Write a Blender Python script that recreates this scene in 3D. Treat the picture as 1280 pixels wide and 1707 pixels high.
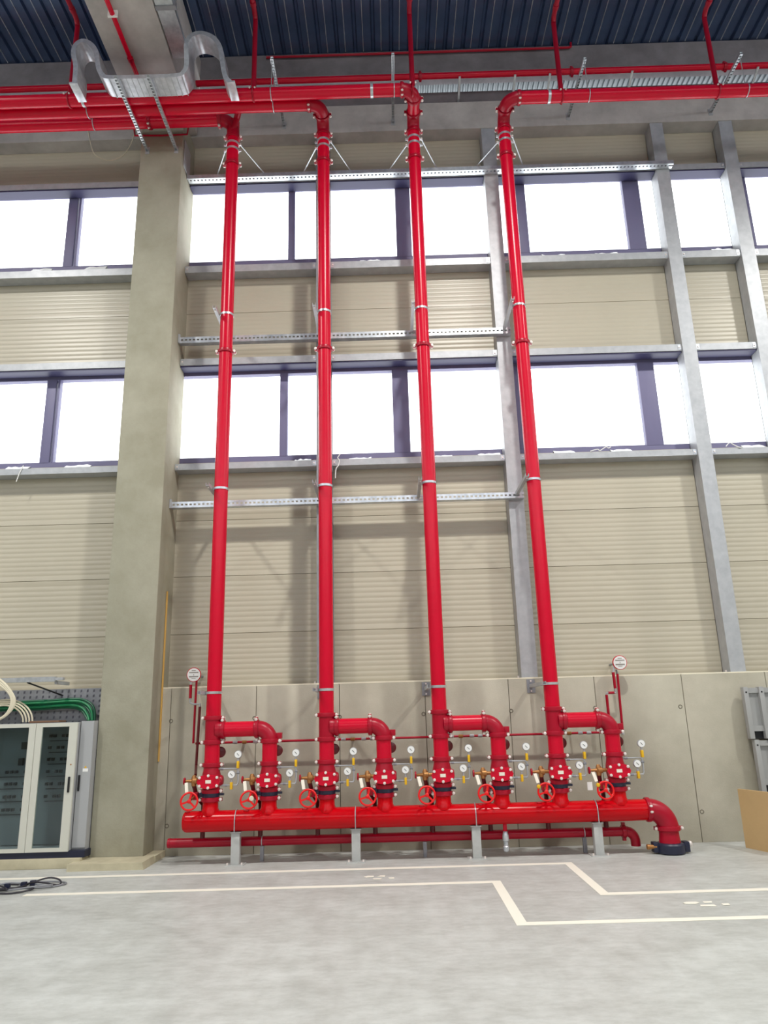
import bpy, bmesh, math, random
from mathutils import Vector, Matrix
random.seed(7)
for o in list(bpy.data.objects): bpy.data.objects.remove(o, do_unlink=True)
scene = bpy.context.scene
col = scene.collection
PI = math.pi

# ------------------------------------------------------------------ camera
F, PITCH, ROLL, YAW, CAMH = 1233.3, .2694, -.02726, -.00585, 1.5
fw = Vector((math.sin(YAW)*math.cos(PITCH), math.cos(YAW)*math.cos(PITCH), math.sin(PITCH)))
r0 = Vector((math.cos(YAW), -math.sin(YAW), 0)); u0 = r0.cross(fw)
rt = math.cos(ROLL)*r0 + math.sin(ROLL)*u0
up = -math.sin(ROLL)*r0 + math.cos(ROLL)*u0
CAM = Vector((0, 0, CAMH))
cd = bpy.data.cameras.new('camera'); cam = bpy.data.objects.new('camera', cd); col.objects.link(cam)
cd.sensor_fit = 'VERTICAL'; cd.sensor_height = 36; cd.lens = F/1707*36; cd.clip_end = 200
M3 = Matrix((rt, up, -fw)).transposed()
cam.matrix_world = Matrix.Translation(CAM) @ M3.to_4x4()
scene.camera = cam
def ray(x, y): return (x-640)*rt - (y-853.5)*up + F*fw
def onY(x, y, Y): d = ray(x, y); return CAM + d*(Y/d.y)
def onZ(x, y, Z=0.0): d = ray(x, y); return CAM + d*((Z-CAMH)/d.z)

# ------------------------------------------------------------------ world, lamps, exposure
w = bpy.data.worlds.new('overcast_sky'); scene.world = w; w.use_nodes = True
bg = w.node_tree.nodes['Background']; bg.inputs[0].default_value = (.95, .97, 1.0, 1); bg.inputs[1].default_value = 3.6
def lamp(x, y, z, power, size=.5, color=(1, .975, .92)):
    l = bpy.data.lights.new('high_bay_light', 'SPOT'); l.shadow_soft_size = size/2; l.energy = power; l.color = color
    l.spot_size = math.radians(157); l.spot_blend = .8
    o = bpy.data.objects.new('high_bay_light', l); col.objects.link(o); o.location = (x, y, z)
for lx in (-7.2, 1.7, 8.8):
    lamp(lx, 3.6, 11.2, 2150)
    lamp(lx, -5.0, 11.2, 350)
vs = scene.view_settings
vs.view_transform = 'Standard'; vs.look = 'None'; vs.gamma = 1; vs.use_curve_mapping = False; vs.exposure = 0.0

# ------------------------------------------------------------------ materials
def lin(c):
    return tuple(((v/255)/12.92 if v/255 <= .04045 else ((v/255+.055)/1.055)**2.4) for v in c)
MATS = {}
def mat(name, rgb, rough=.5, metal=0., var=0., scale=4., rgb2=None, bump=0., bscale=40., coat=0., stretch=(1, 1, 1), spec=.5, detail=6.):
    m = bpy.data.materials.new(name); m.use_nodes = True; nt = m.node_tree; b = nt.nodes['Principled BSDF']
    c = lin(rgb); b.inputs['Base Color'].default_value = (*c, 1)
    b.inputs['Roughness'].default_value = rough; b.inputs['Metallic'].default_value = metal
    b.inputs['Coat Weight'].default_value = coat; b.inputs['Coat Roughness'].default_value = .12
    b.inputs['Specular IOR Level'].default_value = spec
    if rgb2 or var or bump:
        tc = nt.nodes.new('ShaderNodeTexCoord'); mp = nt.nodes.new('ShaderNodeMapping'); mp.inputs['Scale'].default_value = stretch
        geo = nt.nodes.new('ShaderNodeNewGeometry'); nt.links.new(geo.outputs['Position'], mp.inputs['Vector'])
    if rgb2 or var:
        n = nt.nodes.new('ShaderNodeTexNoise'); n.inputs['Scale'].default_value = scale; n.inputs['Detail'].default_value = detail; n.inputs['Roughness'].default_value = .62
        nt.links.new(mp.outputs[0], n.inputs['Vector'])
        r = nt.nodes.new('ShaderNodeValToRGB'); r.color_ramp.elements[0].position = .32; r.color_ramp.elements[1].position = .68
        c2 = lin(rgb2) if rgb2 else tuple(v*(1-var) for v in c)
        r.color_ramp.elements[0].color = (*c2, 1); r.color_ramp.elements[1].color = (*c, 1)
        nt.links.new(n.outputs['Fac'], r.inputs['Fac']); nt.links.new(r.outputs['Color'], b.inputs['Base Color'])
    if bump:
        n2 = nt.nodes.new('ShaderNodeTexNoise'); n2.inputs['Scale'].default_value = bscale; n2.inputs['Detail'].default_value = 5
        nt.links.new(mp.outputs[0], n2.inputs['Vector'])
        bp = nt.nodes.new('ShaderNodeBump'); bp.inputs['Strength'].default_value = bump; bp.inputs['Distance'].default_value = .01
        nt.links.new(n2.outputs['Fac'], bp.inputs['Height']); nt.links.new(bp.outputs['Normal'], b.inputs['Normal'])
    MATS[name] = m; return m
mat('red_header', (196, 3, 18), .22, spec=.22)
mat('red', (204, 5, 44), .27, spec=.3, var=.05, scale=9)
mat('red_cast', (168, 4, 38), .33, spec=.35, var=.06, scale=12)
mat('red_bright', (226, 18, 20), .35, spec=.4)
mat('maroon', (92, 8, 18), .4)
mat('zinc_bolt', (236, 226, 220), .35, .25)
mat('galv', (184, 187, 190), .42, .25, rgb2=(168, 171, 175), scale=9)
mat('galv_dark', (152, 154, 159), .5, .3, rgb2=(136, 138, 144), scale=10)
mat('galv_bright', (214, 218, 222), .32, .65, rgb2=(180, 186, 192), scale=12)
mat('duct', (214, 216, 222), .3, .5, rgb2=(184, 187, 194), scale=16)
mat('cladding', (188, 181, 162), .34, var=.05, scale=1.2)
mat('concrete', (194, 189, 172), .75, rgb2=(164, 159, 142), scale=.9, detail=9., bump=.12, bscale=60)
mat('concrete_column', (168, 165, 147), .75, rgb2=(150, 147, 127), scale=2.2, bump=.12, bscale=50)
mat('concrete_beam', (198, 194, 190), .8, rgb2=(166, 162, 159), scale=2.2, bump=.1)  # window light on the beams is lifted into this colour
mat('concrete_shaded', (138, 134, 138), .8, rgb2=(112, 108, 112), scale=2.2)  # same beam concrete, shade of the ledge and upper beam painted in
mat('kerb', (196, 188, 160), .8, rgb2=(176, 168, 142), scale=5)
mat('joint', (122, 117, 104), .9)
mat('deck', (104, 126, 164), .24, .7, var=.2, scale=3)
mat('frame', (112, 109, 142), .5)  # violet haze of lens flare is mixed into the frame colour
mat('tape', (240, 236, 222), .6)
mat('navy', (30, 34, 58), .4)
mat('black', (18, 18, 22), .5)
mat('brass', (170, 120, 70), .35, .6)
mat('yellow', (226, 178, 20), .4)
mat('white', (238, 238, 236), .45)
mat('tag', (236, 230, 214), .6)
mat('stand', (186, 188, 186), .5, var=.08, scale=20)
mat('cabinet', (205, 205, 194), .45)
mat('cabinet_side', (168, 170, 172), .45)
mat('mounting_plate', (116, 124, 128), .5)
mat('green', (14, 122, 74), .4)
mat('green_dark', (8, 88, 58), .4)
mat('beige_cable', (222, 214, 190), .5)
mat('card', (198, 166, 118), .8, var=.06, scale=5)
mat('plastic', (206, 208, 206), .3)
mat('cable', (44, 42, 50), .5)
mat('grey_print', (150, 146, 140), .7)
mat('yellow_seal', (214, 170, 90), .6)
mat('frame_grey', (160, 161, 160), .5)
mat('overhang', (112, 120, 124), .4, .2)
mat('plate_back', (104, 104, 116), .6)
mat('girt_shade', (52, 50, 84), .5)  # dark tone painting shade under the girts
mat('flashing', (232, 226, 204), .6)
mat('putty', (120, 90, 70), .8)
def make_floor():
    m = mat('floor', (198, 201, 198), .42, rgb2=(179, 181, 177), scale=2.0, stretch=(.75, 1.2, 1), bump=.04, bscale=12)
    nt = m.node_tree; b = nt.nodes['Principled BSDF']
    n = nt.nodes.new('ShaderNodeTexNoise'); n.inputs['Scale'].default_value = 7.5; n.inputs['Detail'].default_value = 9; n.inputs['Roughness'].default_value = .7
    geo = nt.nodes.new('ShaderNodeNewGeometry'); mp = nt.nodes.new('ShaderNodeMapping'); mp.inputs['Scale'].default_value = (.8, 1.3, 1)
    nt.links.new(geo.outputs['Position'], mp.inputs['Vector']); nt.links.new(mp.outputs[0], n.inputs['Vector'])
    r = nt.nodes.new('ShaderNodeValToRGB'); r.color_ramp.elements[0].position = .36; r.color_ramp.elements[1].position = .6
    r.color_ramp.elements[0].color = (.84, .84, .83, 1); r.color_ramp.elements[1].color = (1.05, 1.05, 1.05, 1)
    nt.links.new(n.outputs['Fac'], r.inputs['Fac'])
    mx = nt.nodes.new('ShaderNodeMix'); mx.data_type = 'RGBA'; mx.blend_type = 'MULTIPLY'; mx.inputs[0].default_value = 1
    src = b.inputs['Base Color'].links[0].from_socket
    # curved tyre scuff, a ring sector on the floor
    def mth(op, a, b_=None, c_=None):
        n_ = nt.nodes.new('ShaderNodeMath'); n_.operation = op
        for i_, v_ in enumerate((a, b_, c_)):
            if v_ is None: continue
            if isinstance(v_, (int, float)): n_.inputs[i_].default_value = v_
            else: nt.links.new(v_, n_.inputs[i_])
        return n_.outputs[0]
    sx = nt.nodes.new('ShaderNodeSeparateXYZ'); nt.links.new(geo.outputs['Position'], sx.inputs[0])
    dx_, dy_ = mth('SUBTRACT', sx.outputs[0], -3.703), mth('SUBTRACT', sx.outputs[1], 4.2505)
    dist = mth('SQRT', mth('ADD', mth('MULTIPLY', dx_, dx_), mth('MULTIPLY', dy_, dy_)))
    ring = mth('SUBTRACT', 1.0, mth('DIVIDE', mth('ABSOLUTE', mth('SUBTRACT', dist, 2.749)), .07)); ring = mth('MAXIMUM', ring, 0.0)
    gate = mth('MULTIPLY', mth('GREATER_THAN', sx.outputs[0], -2.95), mth('MULTIPLY', mth('LESS_THAN', sx.outputs[0], -1.3), mth('GREATER_THAN', sx.outputs[1], 5.0)))
    scuff = mth('MULTIPLY', mth('MULTIPLY', ring, gate), .16)
    mxs = nt.nodes.new('ShaderNodeMix'); mxs.data_type = 'RGBA'; nt.links.new(scuff, mxs.inputs[0]); nt.links.new(src, mxs.inputs[6]); mxs.inputs[7].default_value = (.22, .22, .2, 1); src = mxs.outputs[2]
    nt.links.new(src, mx.inputs[6]); nt.links.new(r.outputs['Color'], mx.inputs[7]); nt.links.new(mx.outputs[2], b.inputs['Base Color'])
make_floor()
def glass(name, fac, tint, rough=.02):
    m = bpy.data.materials.new(name); m.use_nodes = True; nt = m.node_tree; nt.nodes.clear()
    o = nt.nodes.new('ShaderNodeOutputMaterial'); t = nt.nodes.new('ShaderNodeBsdfTransparent'); g = nt.nodes.new('ShaderNodeBsdfGlossy'); mx = nt.nodes.new('ShaderNodeMixShader')
    t.inputs[0].default_value = (*tint, 1); g.inputs['Roughness'].default_value = rough; mx.inputs[0].default_value = fac
    nt.links.new(t.outputs[0], mx.inputs[1]); nt.links.new(g.outputs[0], mx.inputs[2]); nt.links.new(mx.outputs[0], o.inputs[0]); MATS[name] = m
glass('glass', .02, (.98, .99, .98), .3); glass('cab_glass', .05, (.8, .86, .86))

# ------------------------------------------------------------------ mesh builder
class MB:
    def __init__(s): s.v = []; s.f = []
    def add(s, vs_, fs):
        n = len(s.v); s.v += [Vector(p) for p in vs_]; s.f += [tuple(i+n for i in f) for f in fs]; return s
    def box(s, x0, x1, y0, y1, z0, z1):
        return s.add([(x0,y0,z0),(x1,y0,z0),(x1,y1,z0),(x0,y1,z0),(x0,y0,z1),(x1,y0,z1),(x1,y1,z1),(x0,y1,z1)],
                     [(0,3,2,1),(4,5,6,7),(0,1,5,4),(1,2,6,5),(2,3,7,6),(3,0,4,7)])
    def bevbox(s, x0, x1, y0, y1, z0, z1, b):
        bm = bmesh.new(); bmesh.ops.create_cube(bm, size=1)
        for v in bm.verts: v.co = Vector(((x0+x1)/2+v.co.x*(x1-x0), (y0+y1)/2+v.co.y*(y1-y0), (z0+z1)/2+v.co.z*(z1-z0)))
        bmesh.ops.bevel(bm, geom=bm.edges[:], offset=b, segments=2, affect='EDGES', profile=.6)
        bm.verts.index_update(); s.add([v.co.copy() for v in bm.verts], [[v.index for v in f.verts] for f in bm.faces]); bm.free(); return s
    def obox(s, a, b, wx, wz, side=None):
        """bar from a to b with section wx (side) by wz"""
        a, b = Vector(a), Vector(b); d = (b-a).normalized()
        sd = Vector(side) if side else d.cross(Vector((0,0,1)))
        if sd.length < 1e-4: sd = Vector((1,0,0))
        sd = (sd - d*sd.dot(d)).normalized(); u = sd.cross(d).normalized()
        P = [p + sd*sx*wx/2 + u*sz*wz/2 for p in (a, b) for sx, sz in ((-1,-1),(1,-1),(1,1),(-1,1))]
        return s.add(P, [(0,1,2,3),(4,7,6,5),(0,4,5,1),(1,5,6,2),(2,6,7,3),(3,7,4,0)])
    def sweep(s, path, prof, up0=None, closed=False, caps=True, smooth_frames=True):
        """sweep closed 2D profile [(a,b)] along path; a along side, b along frame-up"""
        path = [Vector(p) for p in path]; n = len(path); k = len(prof); rings = []
        t0 = (path[1]-path[0]).normalized()
        u = Vector(up0) if up0 else (Vector((0,0,1)) if abs(t0.z) < .9 else Vector((0,1,0)))
        u = (u - t0*u.dot(t0)).normalized(); pt = t0
        for i in range(n):
            if closed: t = (path[(i+1) % n]-path[i-1]).normalized(); cs = 1
            else:
                if i == 0: t = t0
                elif i == n-1: t = (path[-1]-path[-2]).normalized()
                else: t = ((path[i+1]-path[i]).normalized()+(path[i]-path[i-1]).normalized()).normalized()
            q = pt.rotation_difference(t); u = q @ u; u = (u - t*u.dot(t)).normalized(); pt = t
            sd = t.cross(u); rings.append([path[i] + sd*a + u*b for a, b in prof])
        V = [p for r in rings for p in r]; Fc = []
        m = n if closed else n-1
        for i in range(m):
            for j in range(k):
                a = i*k+j; b = i*k+(j+1) % k; c = ((i+1) % n)*k+(j+1) % k; d = ((i+1) % n)*k+j
                Fc.append((a, b, c, d))
        if caps and not closed: Fc += [tuple(range(k))[::-1], tuple((n-1)*k+j for j in range(k))]
        return s.add(V, Fc)
    def tube(s, path, r, seg=16, closed=False, caps=True):
        return s.sweep(path, [(r*math.cos(2*PI*j/seg), r*math.sin(2*PI*j/seg)) for j in range(seg)], closed=closed, caps=caps)
    def cyl(s, a, b, r, seg=20): return s.tube([a, b], r, seg)
    def lathe(s, org, axis, prof, seg=28, caps=True):
        """prof [(dist along axis, radius)]"""
        org = Vector(org); ax = Vector(axis).normalized(); a = ax.orthogonal().normalized(); b = ax.cross(a); k = seg
        V = [org + ax*d + (a*math.cos(2*PI*j/k) + b*math.sin(2*PI*j/k))*r for d, r in prof for j in range(k)]
        Fc = [(i*k+j, i*k+(j+1) % k, (i+1)*k+(j+1) % k, (i+1)*k+j) for i in range(len(prof)-1) for j in range(k)]
        if caps: Fc += [tuple(range(k))[::-1], tuple((len(prof)-1)*k+j for j in range(k))]
        return s.add(V, Fc)
    def torus(s, c, axis, R, r, seg=28, ms=10):
        c = Vector(c); ax = Vector(axis).normalized(); a = ax.orthogonal().normalized(); b = ax.cross(a)
        return s.tube([c + (a*math.cos(2*PI*j/seg)+b*math.sin(2*PI*j/seg))*R for j in range(seg)], r, ms, closed=True)
    def prism(s, pts, y0, y1):
        """polygon pts [(x,z)] extruded in y"""
        k = len(pts); V = [(x, y0, z) for x, z in pts] + [(x, y1, z) for x, z in pts]
        return s.add(V, [tuple(range(k)), tuple(range(2*k-1, k-1, -1))] + [(j, j+k, (j+1) % k + k, (j+1) % k) for j in range(k)])
    def extx(s, pts, x0, x1):
        """closed polygon [(y,z)] extruded in x"""
        k = len(pts); V = [(x0, y, z) for y, z in pts] + [(x1, y, z) for y, z in pts]
        return s.add(V, [tuple(range(k)), tuple(range(2*k-1, k-1, -1))] + [(j, j+k, (j+1) % k + k, (j+1) % k) for j in range(k)])
    def build(s, name, material, parent=None, ang=35):
        mn = Vector((min(p[i] for p in s.v) for i in range(3))); mxx = Vector((max(p[i] for p in s.v) for i in range(3)))
        o0 = Vector(((mn.x+mxx.x)/2, (mn.y+mxx.y)/2, mn.z))
        me = bpy.data.meshes.new(name); me.from_pydata([p-o0 for p in s.v], [], s.f); me.update()
        bm = bmesh.new(); bm.from_mesh(me); bmesh.ops.recalc_face_normals(bm, faces=bm.faces); bm.to_mesh(me); bm.free()
        me.shade_smooth(); me.set_sharp_from_angle(angle=math.radians(ang))
        me.materials.append(MATS[material]); o = bpy.data.objects.new(name, me); col.objects.link(o)
        o.location = o0 - (wpos(parent) if parent else Vector())
        if parent: o.parent = parent
        return o
def wpos(o):
    p = Vector(o.location)
    while o.parent: o = o.parent; p += o.location
    return p
def tag(o, label=None, cat=None, group=None, kind=None):
    if label: o['label'] = label
    if cat: o['category'] = cat
    if group: o['group'] = group
    if kind: o['kind'] = kind
    return o
def thing(name, loc, label=None, cat=None, group=None, kind=None):
    o = bpy.data.objects.new(name, None); col.objects.link(o); o.location = loc; o.empty_display_size = .1
    return tag(o, label, cat, group, kind)
def copy_tree(o, parent=None):
    c = o.copy(); col.objects.link(c); c.parent = parent
    for ch in o.children: copy_tree(ch, c)
    return c
def arc(c, r, a0, a1, ax, ay, n=10):
    c, ax, ay = Vector(c), Vector(ax), Vector(ay)
    return [c + ax*r*math.cos(a0+(a1-a0)*i/n) + ay*r*math.sin(a0+(a1-a0)*i/n) for i in range(n+1)]
X, Y, Z = Vector((1,0,0)), Vector((0,1,0)), Vector((0,0,1))
ORD = ['first', 'second', 'third', 'fourth', 'fifth', 'sixth', 'seventh', 'eighth']

# ------------------------------------------------------------------ structure
YP, YF, YC = 9.30, 9.32, 9.55          # plinth face, post face, cladding face
XL, XR = -7.6, 8.0
tag(MB().box(-16, 16, -14, 9.9, -.2, 0).build('floor', 'floor'), kind='structure')

for nm, bx_ in (('wall_left', (-16.2, -16, -14, 9.9, 0, 9.6)), ('wall_right', (16, 16.2, -14, 9.9, 0, 9.6)), ('wall_front', (-16, 16, -14.2, -14, 0, 8.6)),  # unseen hall walls, stopped below the roof to admit fill daylight
                ('wall_far_left', (-16, -7.6, 9.6, 9.9, 0, 11.7)), ('wall_far_right', (8.0, 16, 9.6, 9.9, 0, 11.7))):
    tag(MB().box(*bx_).build(nm, 'cladding'), kind='structure')

# concrete plinth of cast panels, joints recessed
plinth = thing('wall_plinth', (0, YP, 0), kind='structure')
jx = [XL, -6.9, -5.85, -4.8, -3.75, -2.72, -1.675, -.66, .385, 1.405, 2.455, 3.52, 4.54, 5.58, 6.6, XR]
for a, b in zip(jx[:-1], jx[1:]): MB().bevbox(a+.004, b-.004, YP, YP+.3, 0, 1.9, .004).build('panel', 'concrete', plinth)
MB().box(XL, XR, YP+.012, YP+.2, 0, 1.88).build('joint_filler', 'joint', plinth)
for px_, py_ in ((285,1202),(424,1197),(566,1195),(706,1190),(992,1180),(1134,1178),(1170,1353),(852,1185),(278,1377)):
    p = onY(px_, py_, YP-.002)
    MB().torus((p.x, YP+.001, p.z), Y, .02, .006, 14, 6).build('tie_hole', 'joint', plinth)

MB().box(XL, XR, YP+.002, YP+.02, 1.9, 1.914).build('top_flashing', 'flashing', plinth)
# ribbed sandwich panels
wall = thing('wall_back', (0, YC, 0), kind='structure')
def ribbed(x0, x1, z0, z1):
    p = [(YC+.012, z0)]; z = z0+.004
    p.append((YC, z)); pitch = (z1-z0-.012)/max(1, round((z1-z0)/.066)); n = round((z1-z0-.012)/pitch)
    for i in range(n):
        zb = z0+.004+i*pitch
        if i: p += [(YC, zb-.012), (YC+.0018, zb-.006), (YC+.0018, zb+.006), (YC, zb+.012)]
    p += [(YC, z1-.004), (YC+.012, z1), (YC+.12, z1), (YC+.12, z0)]
    return MB().extx(p, x0+.002, x1-.002)
rows = [(1.86, 2.58), (2.58, 3.33), (3.33, 4.09), (4.09, 4.91), (6.31, 7.195), (7.195, 8.0), (9.40, 10.3)]
for x0, x1 in ((XL, -3.145), (-3.145, 1.68), (1.68, XR)):
    for z0, z1 in rows: ribbed(x0, x1, z0, z1).build('panel', 'cladding', wall, ang=60)

# windows
def window(name, zg0, zg1, zo0, zo1, mull, panes):
    r = thing(name, (0, YC, zo0), kind='structure')
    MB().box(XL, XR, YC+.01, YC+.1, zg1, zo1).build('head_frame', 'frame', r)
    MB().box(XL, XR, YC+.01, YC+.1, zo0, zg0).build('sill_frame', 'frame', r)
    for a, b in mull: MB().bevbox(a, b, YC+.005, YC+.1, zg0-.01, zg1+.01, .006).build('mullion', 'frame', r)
    for a, b in panes: MB().box(a-.01, b+.01, YC+.05, YC+.062, zg0-.01, zg1+.01).build('pane', 'glass', r)
mu = [(-6.25,-6.15),(-4.728,-4.59),(-4.565,-4.536),(-3.2,-2.98),(-1.378,-1.278),(.241,.466),(2.04,2.212),(3.689,3.94),(5.45,5.56),(7.1,7.3)]
ml = [(-6.3,-6.2),(-4.775,-4.64),(-4.615,-4.588),(-3.3,-3.08),(-1.471,-1.362),(.107,.333),(1.80,1.90),(3.566,3.799),(5.42,5.53),(7.0,7.2)]
def gaps(m): return [(a[1], b[0]) for a, b in zip(m[:-1], m[1:])] + [(XL, m[0][0]), (m[-1][1], XR)]
window('window_1', 8.065, 9.31, 8.0, 9.40, mu, gaps(mu))
window('window_2', 4.985, 6.215, 4.91, 6.31, ml, gaps(ml))

# roof edge: spandrel beam, ledge, open slot under the overhang, upper beam, deck
b2 = MB(); b2.box(XL, XR, 9.315, 9.75, 10.085, 10.58)
tag(b2.build('trim_1', 'concrete_beam'), kind='structure')
tag(MB().box(XL, XR, 9.42, 9.75, 10.58, 10.88).build('trim_2', 'concrete_shaded'), kind='structure')
tag(MB().box(XL, XR, 9.28, 9.52, 11.13, 11.56).build('trim_3', 'concrete_shaded'), kind='structure')
def deckmesh(x0, x1, y0, y1, z, pitch, dep, top, bot, slope):
    p = []; x = x0
    while x < x1:
        p += [(x, z+dep), (x+top, z+dep), (x+top+slope, z), (x+top+slope+bot, z)]; x += top+slope*2+bot
    k = len(p); V = [(a, y0, c) for a, c in p] + [(a, y1, c) for a, c in p] + [(a, y0, c+.03) for a, c in p] + [(a, y1, c+.03) for a, c in p]
    Fc = []
    for i in range(k-1): Fc += [(i, i+1, i+1+k, i+k), (i+2*k, i+3*k, i+1+3*k, i+1+2*k)]
    return MB().add(V, Fc)
tag(deckmesh(-16, 16, -14, 9.5, 11.58, .28, .05, .03, .21, .02).build('ceiling', 'deck'), kind='structure')
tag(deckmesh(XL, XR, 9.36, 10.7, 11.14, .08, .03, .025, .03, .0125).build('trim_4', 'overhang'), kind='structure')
streak_bar0 = None  # added bright bars, painting specular streaks along the deck ribs
for k in range(57):
    x = -16 + .28*(28+k) + .14
    if streak_bar0 is None: streak_bar0 = MB().box(x-.005, x+.005, -2, 9.27, 11.568, 11.579).build('streak_bar', 'galv_bright', bpy.data.objects['ceiling'])
    else:
        c = streak_bar0.copy(); col.objects.link(c); c.location.x = streak_bar0.location.x + .28*k
mb = MB().bevbox(-3.565, -2.735, -14, 9.3, 10.1, 11.5, .02)
tag(mb.build('main_beam', 'concrete_beam'), 'wide concrete roof beam running toward the viewer from the column top', 'beam')
cmb = MB().bevbox(-3.45, -2.84, 8.93, 9.6, 0, 10.1, .02)
tag(cmb.build('concrete_column', 'concrete_column'), 'tall square grey concrete column left of the red risers', 'column')
kb = MB(); kb.prism([(-3.52, 0), (-2.7, 0), (-2.72, .07), (-3.52, .07)], 8.53, 8.925)
tag(kb.build('concrete_kerb', 'kerb'), 'low pale kerb round the foot of the concrete column', 'kerb')
kb2 = MB(); kb2.box(-2.835, -2.7, 8.925, 9.295, 0, .07)
kb2.build('kerb_return', 'kerb', bpy.data.objects['concrete_kerb'])
tag(MB().bevbox(XL, -3.455, 8.70, 9.295, 0, .10, .008).build('cabinet_plinth', 'kerb'), 'low concrete step under the electrical cabinets', 'step')
tag(MB().box(-2.836, -2.822, 9.27, 9.298, 1.05, 3.1).build('sealing_strip', 'yellow_seal'), 'thin yellow strip in the corner between column and wall', 'strip')

# steel posts
posts = [(-.935, -.735), (1.58, 1.78), (4.14, 4.33), (5.18, 5.38)]
pl = ['galvanised steel wall post behind the second red riser', 'galvanised steel wall post beside the fourth red riser',
      'galvanised steel wall post standing right of all red risers', 'galvanised steel wall post at the right edge of the picture']
for (a, b), lb in zip(posts, pl):
    r = thing('steel_post', ((a+b)/2, YF, 1.9), lb, 'post', 'galvanised wall posts')
    m = MB(); m.box(a, b, YF, YF+.012, 1.905, 10.08); m.box(a, a+.012, YF+.012, YC-.004, 1.905, 10.08); m.box(a, b, YC-.016, YC-.004, 1.905, 10.08); m.box(b-.012, b, YF+.012, YF+.05, 1.905, 10.08)
    m.build('profile', 'galv_dark' if a < 0 else 'galv', r)  # post behind the second riser is darkened to paint its shade
    MB().box(a-.05, b+.01, YF+.01, YC-.02, 1.9, 1.912).build('base_plate', 'galv', r)
    for dx in (-.03,): MB().cyl((a+dx, YF+.06, 1.912), (a+dx, YF+.06, 1.94), .012, 8).build('anchor_bolt', 'zinc_bolt', r)

# girts lying between the posts
bays = [(XL, -3.455), (-2.835, -.94), (-.73, 1.575), (1.785, 4.135), (4.335, 5.175), (5.385, XR)]
bn = ['left of the concrete column', 'between column and first post', 'between first and second post', 'between second and third post', 'between third and fourth post', 'right of the fourth post']
lv = [(4.745, .085, 'below the lower windows'), (6.28, .1, 'above the lower windows'), (7.75, .11, 'below the upper windows'), (9.26, .09, 'above the upper windows')]
for zb, hh, ln in lv:
    for (a, b), n_ in zip(bays, bn):
        r = thing('wall_girt', ((a+b)/2, 9.35, zb), 'galvanised girt %s, %s' % (ln, n_), 'girt', 'galvanised girts between wall posts')
        m = MB(); m.extx([(9.35, zb), (9.545, zb), (9.545, zb+hh), (9.537, zb+hh), (9.537, zb+.008), (9.358, zb+.008), (9.358, zb+hh), (9.35, zb+hh)], a, b)
        m.build('channel', 'galv', r)
        for e in (a, b):
            if abs(e) < 5.4:
                s = 1 if e == a else -1
                MB().box(min(e, e+s*.05), max(e, e+s*.05), 9.344, 9.35, zb+.015, zb+hh-.01).build('cleat', 'galv_bright', r)
                MB().cyl((e+s*.03, 9.344, zb+hh*.5), (e+s*.03, 9.334, zb+hh*.5), .011, 8).build('bolt', 'zinc_bolt', r)

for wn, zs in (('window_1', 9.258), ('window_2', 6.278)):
    for a, b in bays: MB().box(a+.003, b-.003, 9.362, 9.54, zs-.022, zs).build('girt_shade', 'girt_shade', bpy.data.objects[wn])  # added dark strips that paint the shaded girt undersides

# perforated rails
def perforated(x0, x1, z0, z1, y, pitch=.055, hole=.03):
    m = MB(); zm0, zm1 = z0+(z1-z0)*.36, z0+(z1-z0)*.64; t = .004
    m.box(x0, x1, y, y+t, z0, zm0); m.box(x0, x1, y, y+t, zm1, z1)
    n = int((x1-x0)/pitch); p = (x1-x0)/n
    for i in range(n): m.box(x0+i*p, x0+(i+1)*p-hole, y, y+t, zm0, zm1)
    m.box(x0, x1, y+t, 9.316, z0, z0+t); m.box(x0, x1, y+t, 9.316, z1-t, z1)
    return m
for x0, x1, z0, z1, lb in ((-2.83, 1.77, 4.185, 4.265, 'perforated galvanised rail across the wall below the lower windows'),
                           (-2.83, 1.77, 6.56, 6.65, 'perforated galvanised rail across the wall just above the lower windows'),
                           (-2.83, 4.36, 9.245, 9.33, 'long perforated galvanised rail below the upper wall strip')):
    r = thing('perforated_rail', ((x0+x1)/2, 9.27, z0), lb, 'rail', 'perforated rails behind the risers')
    if z0 < 9: perforated(x0, x1, z0, z1, 9.225).build('channel', 'galv_bright', r)
    else:
        m = MB(); m.box(x0, x1, 9.205, 9.209, z0+.004, z0+.06); m.box(x0, x1, 9.209, 9.235, z0, z0+.004); m.box(x0, x1, 9.262, 9.315, z0, z0+.004)
        for k in range(int((x1-x0)/.055)): m.box(x0+k*.055, x0+k*.055+.03, 9.235, 9.262, z0, z0+.004)
        m.box(x0, x1, 9.311, 9.315, z0+.004, z0+.06); m.build('channel', 'galv_bright', r)
    MB().box(x0-.005, x0+.02, 9.19, 9.223, z0-.01, z1+.03).build('end_bracket', 'galv', r)

# ------------------------------------------------------------------ piping helpers
RP = .084; YR = 8.68
def coupling(parent, c, axis, lug, r=RP, mat_='red_cast', bolts=True):
    """grooved coupling: ring, two ears and two bolts"""
    c, ax, lug = Vector(c), Vector(axis).normalized(), Vector(lug).normalized()
    m = MB(); m.lathe(c - ax*.024, ax, [(0, r-.002), (0, r+.012), (.004, r+.016), (.016, r+.018), (.032, r+.018), (.044, r+.016), (.048, r+.012), (.048, r-.002)], 28)
    for s in (-1, 1):
        p = c + lug*s*(r+.03); m.obox(p - lug*s*.02, p + lug*s*.014, .036, .034, ax)
    o = m.build('coupling', mat_, parent)
    if bolts:
        out = ax.cross(lug).normalized()
        for s in (-1, 1):
            p = c + lug*s*(r+.03); b = MB()
            b.lathe(p - out*.034, out, [(-.008, .008), (-.004, .016), (.010, .0185), (.014, .013), (.054, .013), (.058, .0185), (.072, .016), (.076, .008)], 10)
            b.build('bolt', 'zinc_bolt', o)
    return o
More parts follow.
